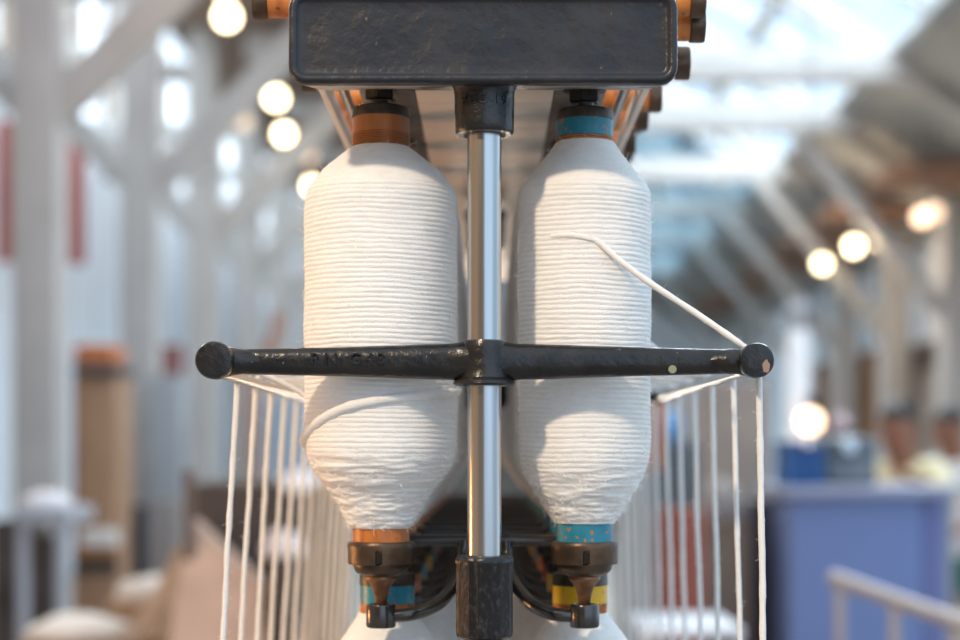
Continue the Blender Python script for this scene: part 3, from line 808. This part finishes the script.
# railing
t = thing('metal_railing', (at(890, 600, 3.6).x, 3.6, 0), 'slanting grey metal handrail in front of the periwinkle cabinet', 'railing'); base = Vector(t.location)
GR = C('rail_paint', (.36, .34, .36), .4, metal=.3)
A1, A2 = at(833, 578, 3.6), at(992, 634, 3.0)
bm = B(); tube(bm, [A1, A2], .022, 14); loc(bm); part('handrail', bm, GR, t)
for q in (.05, .42, .80):
    p = A1.lerp(A2, q); bm = B(); lathe(bm, [(0, .016), (p.z, .016)], 12, (p.x, p.y, 0)); loc(bm); part('upright', bm, GR, t)
bm = B(); tube(bm, [A1 - Vector((0, 0, .45)), A2 - Vector((0, 0, .45))], .014, 10); loc(bm); part('lower_rail', bm, GR, t)
# crates and grey machine on the cabinet
BLU = C('crate_blue', (.02, .10, .30), .5)
for q, (a, b_, y0, y1, lab) in enumerate(((787, 805, 441, 487, 'blue plastic crate at the outer end of the painted cabinet'), (807, 824, 446, 487, 'blue plastic crate next to the dark grey machine'))):
    t = thing('plastic_crate', (at((a + b_) / 2, y1, 5.9).x, 5.9, at(0, y1, 5.9).z), lab, 'crate'); base = Vector(t.location)
    bm = B(); pbox(bm, a, y0 + 4, b_, y1, 5.75, .3, .008); loc(bm); part('crate_body', bm, BLU, t)
    bm = B(); pbox(bm, a - 1, y0, b_ + 1, y0 + 4, 5.73, .33, .004); loc(bm); part('rim', bm, BLU, t)
t = thing('winding_machine', (at(850, 487, 6.0).x, 6.0, at(0, 487, 6.).z), 'dark grey machine on the painted cabinet beside the person in yellow', 'machine'); base = Vector(t.location)
bm = B(); pbox(bm, 824, 437, 878, 487, 5.85, .3, .03); loc(bm); part('housing', bm, C('slate_machine', (.10, .125, .145), .4), t)
bm = B(); pbox(bm, 828, 462, 872, 483, 5.83, .05); loc(bm); part('front_cover', bm, C('slate_cover', (.17, .20, .22), .4), t)
bm = B(); c = at(849, 446, 5.8); lathe(bm, [(-.02, .028), (0, .033), (.05, .033)], 24, (c.x, c.y, c.z), 'Y'); loc(bm); part('dial', bm, C('pale_chrome', (.6, .62, .66), .2, metal=.8), t, 'pale round dial')
bm = B(); c = at(840, 424, 6.1); bmesh.ops.create_uvsphere(bm, u_segments=20, v_segments=12, radius=.045); bmesh.ops.translate(bm, verts=bm.verts[:], vec=c - base); part('knob', bm, C('pinkish_knob', (.55, .42, .46), .3), t)
t = thing('round_pillar', (at(800, 500, 9.8).x, 9.8, 0), 'round white cylinder pillar behind the low orange lamp', 'pillar')
bm = B(); z1 = at(0, 330, 9.8).z; lathe(bm, [(0, .085), (z1 - .05, .085), (z1 - .03, .07), (z1, .06)], 28); part('shaft', bm, WHT, t)
bm = B(); lathe(bm, [(z1, .05), (z1 + .1, .05), (z1 + .12, .08), (z1 + .2, .06)], 24); part('neck', bm, GRY, t)
# clutter seen between the right strands
items = [('shelf_post', 652, 384, 664, 470, 6.5, ORG, 'orange upright board seen close beside the bobbin and first far strands', 'board', False),
         ('storage_box', 655, 440, 700, 500, 6.8, C('slate_box', (.11, .13, .15)), 'dark slate box under the blue ball behind the white strands', 'box', True),
         ('red_drum', 668, 508, 692, 600, 5.2, C('brick_red', (.26, .06, .035)), 'brick red drum behind the white strands', 'drum', True),
         ('timber_bench', 694, 520, 752, 640, 5.9, C('umber', (.15, .105, .08), col2=(.22, .16, .12), scale=5), 'umber brown timber bench end between white strands and dark panel', 'bench', True),
         ('dark_panel', 752, 500, 786, 640, 6.1, C('plum_dark', (.055, .045, .075)), 'dark plum panel beside the periwinkle cabinet', 'panel', True),
         ('sand_partition', 700, 380, 770, 640, 8.5, C('sandstone', (.34, .28, .24), col2=(.26, .22, .20), scale=3), 'sand brown partition behind the outer white strands', 'partition', True),
         ('grey_partition', 618, 360, 700, 640, 9.5, C('stone_grey', (.30, .29, .29), col2=(.36, .33, .32), scale=3), 'stone grey partition behind the inner white strands', 'partition', True)]
for nm, x0, y0, x1, y1, Y, m, lab, ct, fl in items:
    bm = B()
    if nm == 'red_drum':
        c = at((x0 + x1) / 2, y0, Y); lathe(bm, [(0, .09), (.02, .1), (c.z - .02, .1), (c.z, .09)], 28, (c.x, c.y, 0))
    else: pbox(bm, x0, y0, x1, y1, Y, .25, .02, fl)
    simple(nm, bm, m, lab, ct)
bm = B(); c = at(668, 428, 6.7); bmesh.ops.create_uvsphere(bm, u_segments=24, v_segments=14, radius=.085)
for v in bm.verts: v.co = Vector((v.co.x * .8, v.co.y * .8, v.co.z)) + c
simple('blue_ball', bm, C('sky_blue', (.12, .33, .62), .4), 'sky blue ball of yarn behind the white strands', 'yarn ball')
blob(722, 507, 6.02, .10, .12, C('stone_wool', (.34, .32, .31), .9), 'grey brown wool sack behind the outer white strands', 8, 'sack', 'wool_sack')
t = thing('wire_tray', (at(690, 625, 3.2).x, 3.2, 0), 'pale metal tray table low behind the white strands', 'table'); base = Vector(t.location)
bm = B(); pbox(bm, 640, 628, 745, 640, 3.0, .4, .01); loc(bm); part('tray', bm, GRY, t)
for dx in (648, 738):
    bm = B(); pbox(bm, dx - 4, 640, dx + 4, 700, 3.05, .03, .003, True); loc(bm); part('leg', bm, GRY, t)

# ================================================================= PEOPLE
def skin(name, verts, edges, radii, m, parent, root=0, sub=2, flat=None):
    me = bpy.data.meshes.new(name); me.from_pydata([Vector(v) for v in verts], edges, []); 
    o = bpy.data.objects.new(name, me); COL.objects.link(o)
    bpy.context.view_layer.objects.active = o
    sk = o.modifiers.new('s', 'SKIN'); sk.use_smooth_shade = True
    if not me.skin_vertices:
        me.attributes.active = me.attributes[0]
    for i, sv in enumerate(me.skin_vertices[0].data):
        r = radii[i]; sv.radius = r if isinstance(r, tuple) else (r, r); sv.use_root = (i == root)
    ss = o.modifiers.new('d', 'SUBSURF'); ss.levels = sub; ss.render_levels = sub
    dg = bpy.context.evaluated_depsgraph_get(); dg.update()
    m2 = bpy.data.meshes.new_from_object(o.evaluated_get(dg)); bpy.data.objects.remove(o)
    m2.name = name; m2.materials.clear(); m2.materials.append(m)
    for p in m2.polygons: p.use_smooth = True
    return link(name, m2, parent)

SK = C('brown_skin', (.30, .13, .075), .5); HAIR = C('black_hair', (.012, .010, .010), .5)
def person(loc_, label, rotz, lean, hand_targets, shirt, legs_m, shirt_nm, legs_nm, shorts):
    t = thing('person', loc_, label, 'person'); t.rotation_euler.z = rotz   # faces +x locally before rotation
    # locally: facing -y ; x to the person's left
    hip = Vector((0, 0, .88)); ln = lean
    chest = hip + Vector((0, -math.sin(ln) * .38, math.cos(ln) * .38)); neck = hip + Vector((0, -math.sin(ln) * .54, math.cos(ln) * .54))
    head0 = neck + Vector((0, -.03 - .05 * math.sin(ln), .07)); head = head0 + Vector((0, -.03, .10)); crown = head0 + Vector((0, -.015, .205))
    V = [hip, hip.lerp(chest, .5), chest, neck, head0, head, crown]
    Rd = [(.15, .11), (.135, .10), (.165, .11), (.062, .062), (.078, .080), (.100, .118), (.080, .09)]
    E = [(0, 1), (1, 2), (2, 3), (3, 4), (4, 5), (5, 6)]
    arms = []; 
    for s in (-1, 1):
        sh = chest + Vector((s * .165, -.0, .10)); ht = Vector(hand_targets[0 if s < 0 else 1])
        el = sh.lerp(ht, .5) + Vector((s * .07, .06, -.10)); i0 = len(V)
        V += [chest + Vector((s * .10, 0, .09)), sh, el, ht]; Rd += [.07, .056, .040, .026]
        E += [(2, i0), (i0, i0 + 1), (i0 + 1, i0 + 2), (i0 + 2, i0 + 3)]
        d = (ht - el).normalized(); side = d.cross(Vector((0, 0, 1))).normalized() * -s; upv = side.cross(d)
        palm = ht + d * .06; V.append(palm); Rd.append((.030, .018)); pi = len(V) - 1; E.append((i0 + 3, pi))
        for q, (off, Lf) in enumerate(((-.03, .062), (-.010, .072), (.010, .068), (.030, .052))):
            b0 = len(V); V += [palm + side * off + d * .025, palm + side * off * 1.15 + d * (.025 + Lf * .55) - Vector((0, 0, .006)), palm + side * off * 1.2 + d * (.025 + Lf) - Vector((0, 0, .022))]
            Rd += [.010, .009, .007]; E += [(pi, b0), (b0, b0 + 1), (b0 + 1, b0 + 2)]
        b0 = len(V); V += [palm - side * .03 - d * .02, palm - side * .055 + d * .012]; Rd += [.012, .009]; E += [(pi, b0), (b0, b0 + 1)]
        arms.append((sh, el, ht))
    legs = []
    for s in (-1, 1):
        i0 = len(V); th = hip + Vector((s * .09, 0, -.05)); kn = Vector((s * .10, -.02, .47)); an = Vector((s * .105, .02, .08)); toe = Vector((s * .12, -.13, .035))
        V += [th, kn, an, toe]; Rd += [.085, .055, .038, .035]; E += [(0, i0), (i0, i0 + 1), (i0 + 1, i0 + 2), (i0 + 2, i0 + 3)]; legs.append((th, kn, an))
    skin('body', V, E, Rd, SK, t)
    V = [chest, hip + Vector((0, 0, -.13)), hip.lerp(chest, .5), chest.lerp(neck, .62)]; Rd = [(.190, .135), (.200, .160), (.178, .140), (.115, .10)]; E = [(1, 2), (2, 0), (0, 3)]
    for sh, el, ht in arms:
        i0 = len(V); V += [sh, sh.lerp(el, .85)]; Rd += [.072, .060]; E += [(0, i0), (i0, i0 + 1)]
    skin(shirt_nm, V, E, Rd, shirt, t)
    V = [hip + Vector((0, 0, -.03)), hip + Vector((0, 0, .10))]; Rd = [(.150, .130), (.155, .125)]; E = [(0, 1)]
    for th, kn, an in legs:
        i0 = len(V); e = th.lerp(kn, .8) if shorts else an
        V += [th + Vector((0, 0, -.10)), th.lerp(e, .6), e]; Rd += [.100, .094, .085 if shorts else .06]; E += [(0, i0), (i0, i0 + 1), (i0 + 1, i0 + 2)]
    skin(legs_nm, V, E, Rd, legs_m, t)
    for th, kn, an in legs:
        bm = B(); box(bm, (an.x - .045, an.y - .20, 0), (an.x + .045, an.y + .06, .075), .025); part('shoe', bm, DRK, t)
    # hair
    bm = B(); bmesh.ops.create_uvsphere(bm, u_segments=20, v_segments=14, radius=1)
    bmesh.ops.delete(bm, geom=[v for v in bm.verts if v.co.z < -.05 and v.co.y < .1 or v.co.z < -.6], context='VERTS')
    for v in bm.verts: v.co = head + Vector((v.co.x * .092, v.co.y * .110 + .022, v.co.z * .100 + .040))
    part('hair', bm, HAIR, t)
    for s in (-1, 1):
        bm = B(); bmesh.ops.create_uvsphere(bm, u_segments=12, v_segments=8, radius=1)
        for v in bm.verts: v.co = head + Vector((v.co.x * .012 + s * .086, v.co.y * .018 + .01, v.co.z * .03))
        part('ear', bm, SK, t)
        bm = B(); bmesh.ops.create_uvsphere(bm, u_segments=12, v_segments=8, radius=.011); bmesh.ops.translate(bm, verts=bm.verts[:], vec=head + Vector((s * .032, -.088, .012)))
        part('eye', bm, HAIR, t)
    bm = B(); lathe(bm, [(-.028, .015), (-.02, .018), (.02, .008)], 10, head + Vector((0, -.100, -.002))); part('nose', bm, SK, t)
    bm = B(); box(bm, head + Vector((-.024, -.101, -.052)), head + Vector((.024, -.092, -.042)), .003); part('mouth', bm, C('lips', (.25, .08, .06)), t)
t = thing('work_table', (1.9, 6.72, 0), 'grey work table behind the painted cabinet under the hands of the person in yellow', 'table'); base = Vector(t.location)
bm = B(); box(bm, (1.35, 6.42, 1.255), (2.35, 7.17, 1.285), .005); loc(bm); part('table_top', bm, GRY, t)
for x_ in (1.42, 2.28):
    for y_ in (6.48, 7.08):
        bm = B(); box(bm, (x_ - .025, y_ - .025, 0), (x_ + .025, y_ + .025, 1.256), .004); loc(bm); part('leg', bm, GRY, t)
p1 = at(921, 600, 7.4)
person((p1.x, p1.y, 0), 'dark haired person in a pale yellow shirt leaning over the painted cabinet', -.75, .33, ((-.10, -.46, 1.315), (.18, -.44, 1.315)),
       C('pale_yellow_cloth', (.82, .76, .50), .8), C('navy_cloth', (.04, .05, .09), .8), 'shirt', 'trousers', False)
p2 = at(966, 600, 8.9)
person((p2.x, p2.y, 0), 'dark haired person in a white shirt and teal shorts at the picture’s edge', -.9, .22, ((-.2, -.40, .98), (.2, -.42, .96)),
       C('white_shirt_cloth', (.80, .83, .88), .8), C('teal_cloth', (.02, .18, .16), .8), 'shirt', 'shorts', True)

# ================================================================= LIGHT, SKY, CAMERA
w = bpy.data.worlds.new('sky'); S.world = w; w.use_nodes = True
nt = w.node_tree; N = nt.nodes; L = nt.links
bg = N['Background']; tc = N.new('ShaderNodeTexCoord'); sp = N.new('ShaderNodeSeparateXYZ'); L.new(tc.outputs['Generated'], sp.inputs[0])
def mr(src, a, b):
    r = N.new('ShaderNodeMapRange'); r.interpolation_type = 'SMOOTHSTEP'; r.inputs[1].default_value = a; r.inputs[2].default_value = b; L.new(src, r.inputs[0]); return r.outputs[0]
def mixc(f, a, b):
    m = N.new('ShaderNodeMix'); m.data_type = 'RGBA'; L.new(f, m.inputs[0])
    for i, c in ((6, a), (7, b)):
        if isinstance(c, tuple): m.inputs[i].default_value = (*c, 1)
        else: L.new(c, m.inputs[i])
    return m.outputs[2]
side = mixc(mr(sp.outputs[0], -.12, .10), (.15, .105, .075), (.98, 1.33, 1.72))
side = mixc(mr(sp.outputs[0], .72, .95), side, (.55, .78, 1.0))
side = mixc(mr(sp.outputs[0], -.55, -.85), side, (.50, .33, .20))
up = mixc(mr(sp.outputs[2], .35, .8), side, (.95, 1.1, 1.25))
dn = mixc(mr(sp.outputs[2], -.25, .05), (.50, .44, .39), up)
back = mixc(mr(sp.outputs[0], -.25, .15), (.50, .37, .26), (.95, 1.2, 1.45))
full = mixc(mr(sp.outputs[1], .0, .25), dn, back)
L.new(full, bg.inputs[0]); bg.inputs[1].default_value = 1.0

def light(name, kind, loc_, energy, col, size=.1, target=None):
    l = bpy.data.lights.new(name, kind); l.energy = energy; l.color = col
    o = bpy.data.objects.new(name, l); COL.objects.link(o); o.location = loc_
    if kind in ('POINT', 'SPOT'): l.shadow_soft_size = size
    if kind == 'SUN': l.angle = size
    if kind == 'SPOT': l.spot_size = math.radians(50); l.spot_blend = .6
    if kind == 'AREA': l.size = size
    if target is not None: o.rotation_euler = (Vector(target) - Vector(loc_)).to_track_quat('-Z', 'Y').to_euler()
    return o
az, el, dist = math.radians(31), math.radians(37), 3.2
tgt = Vector((0, 0, H + .05))
light('hall_lamp_front', 'SPOT', tgt + Vector((-math.sin(az) * math.cos(el), -math.cos(az) * math.cos(el), math.sin(el))) * dist, 330, (1, .77, .53), .10, tgt)
light('side_fill', 'POINT', (-1.2, .35, H - .2), 20, (1, .47, .16), .12)  # fill added to warm the left strands, no lamp seen here
light('hall_lamp_fill', 'POINT', (0, 2.3, H - .25), 22, (1, .84, .68), .08)  # fill added past the creel's end to brighten the board underside
light('hall_lamp_fill', 'POINT', (1.9, 5.6, H + 1.7), 45, (1, .86, .7), .1)  # fill added to brighten the two people
light('hall_lamp_fill', 'POINT', (-1.25, 2.9, H + .55), 15, (1, .60, .34), .1)  # fill added to warm the low clutter on the window side
light('hall_lamp_fill', 'POINT', (-.9, 7.4, H + 2.5), 45, (1, .62, .34), .1)  # unseen, added to warm the nearest brace
for y in (13, 19): light('hall_lamp_fill', 'POINT', (-1.3, y, H + 1.9), 14, (1, .70, .42), .1)
light('hall_lamp_fill', 'POINT', (3.4, 15, H + 1.8), 40, (1, .74, .45), .1)

def daylight(loc_, target, sx, sy, power, col):
    o = light('daylight', 'AREA', loc_, power, col, sx, target); o.data.shape = 'RECTANGLE'; o.data.size_y = sy; return o
# sky light falling on the panes from outside
a_ = daylight((0, 0, 0), None, 3.3, 20, 2200, (.86, .95, 1.))
a_.matrix_world = Matrix.Translation((2.2, 18, h(rz(1.9) + .8))) @ Matrix.Rotation(math.atan(.62), 4, 'Y')
b_ = daylight((0, 0, 0), None, 3.0, 22, 2600, (.84, .94, 1.))
b_.matrix_world = Matrix.Translation((-5.9, 21, h(5.2))) @ Matrix.Rotation(-PI / 2, 4, 'Y')

cam = bpy.data.cameras.new('camera'); co = bpy.data.objects.new('camera', cam); COL.objects.link(co)
co.location = (0, -D, H); co.rotation_euler = (PI / 2, 0, 0)
cam.sensor_width = 36; cam.lens = F / 960 * 36; cam.shift_x = -8 / 960; cam.shift_y = 130 / 960
cam.clip_start = .05; cam.clip_end = 200
cam.dof.use_dof = True; cam.dof.focus_distance = D - .008; cam.dof.aperture_fstop = 3.6
S.camera = co
S.view_settings.view_transform = 'Standard'; S.view_settings.look = 'None'; S.view_settings.gamma = 1
S.view_settings.use_curve_mapping = False; S.view_settings.exposure = .07
S.cycles.use_denoising = True
S.cycles.max_bounces = 8; S.cycles.diffuse_bounces = 4; S.cycles.transparent_max_bounces = 12
S.cycles.sample_clamp_indirect = 6
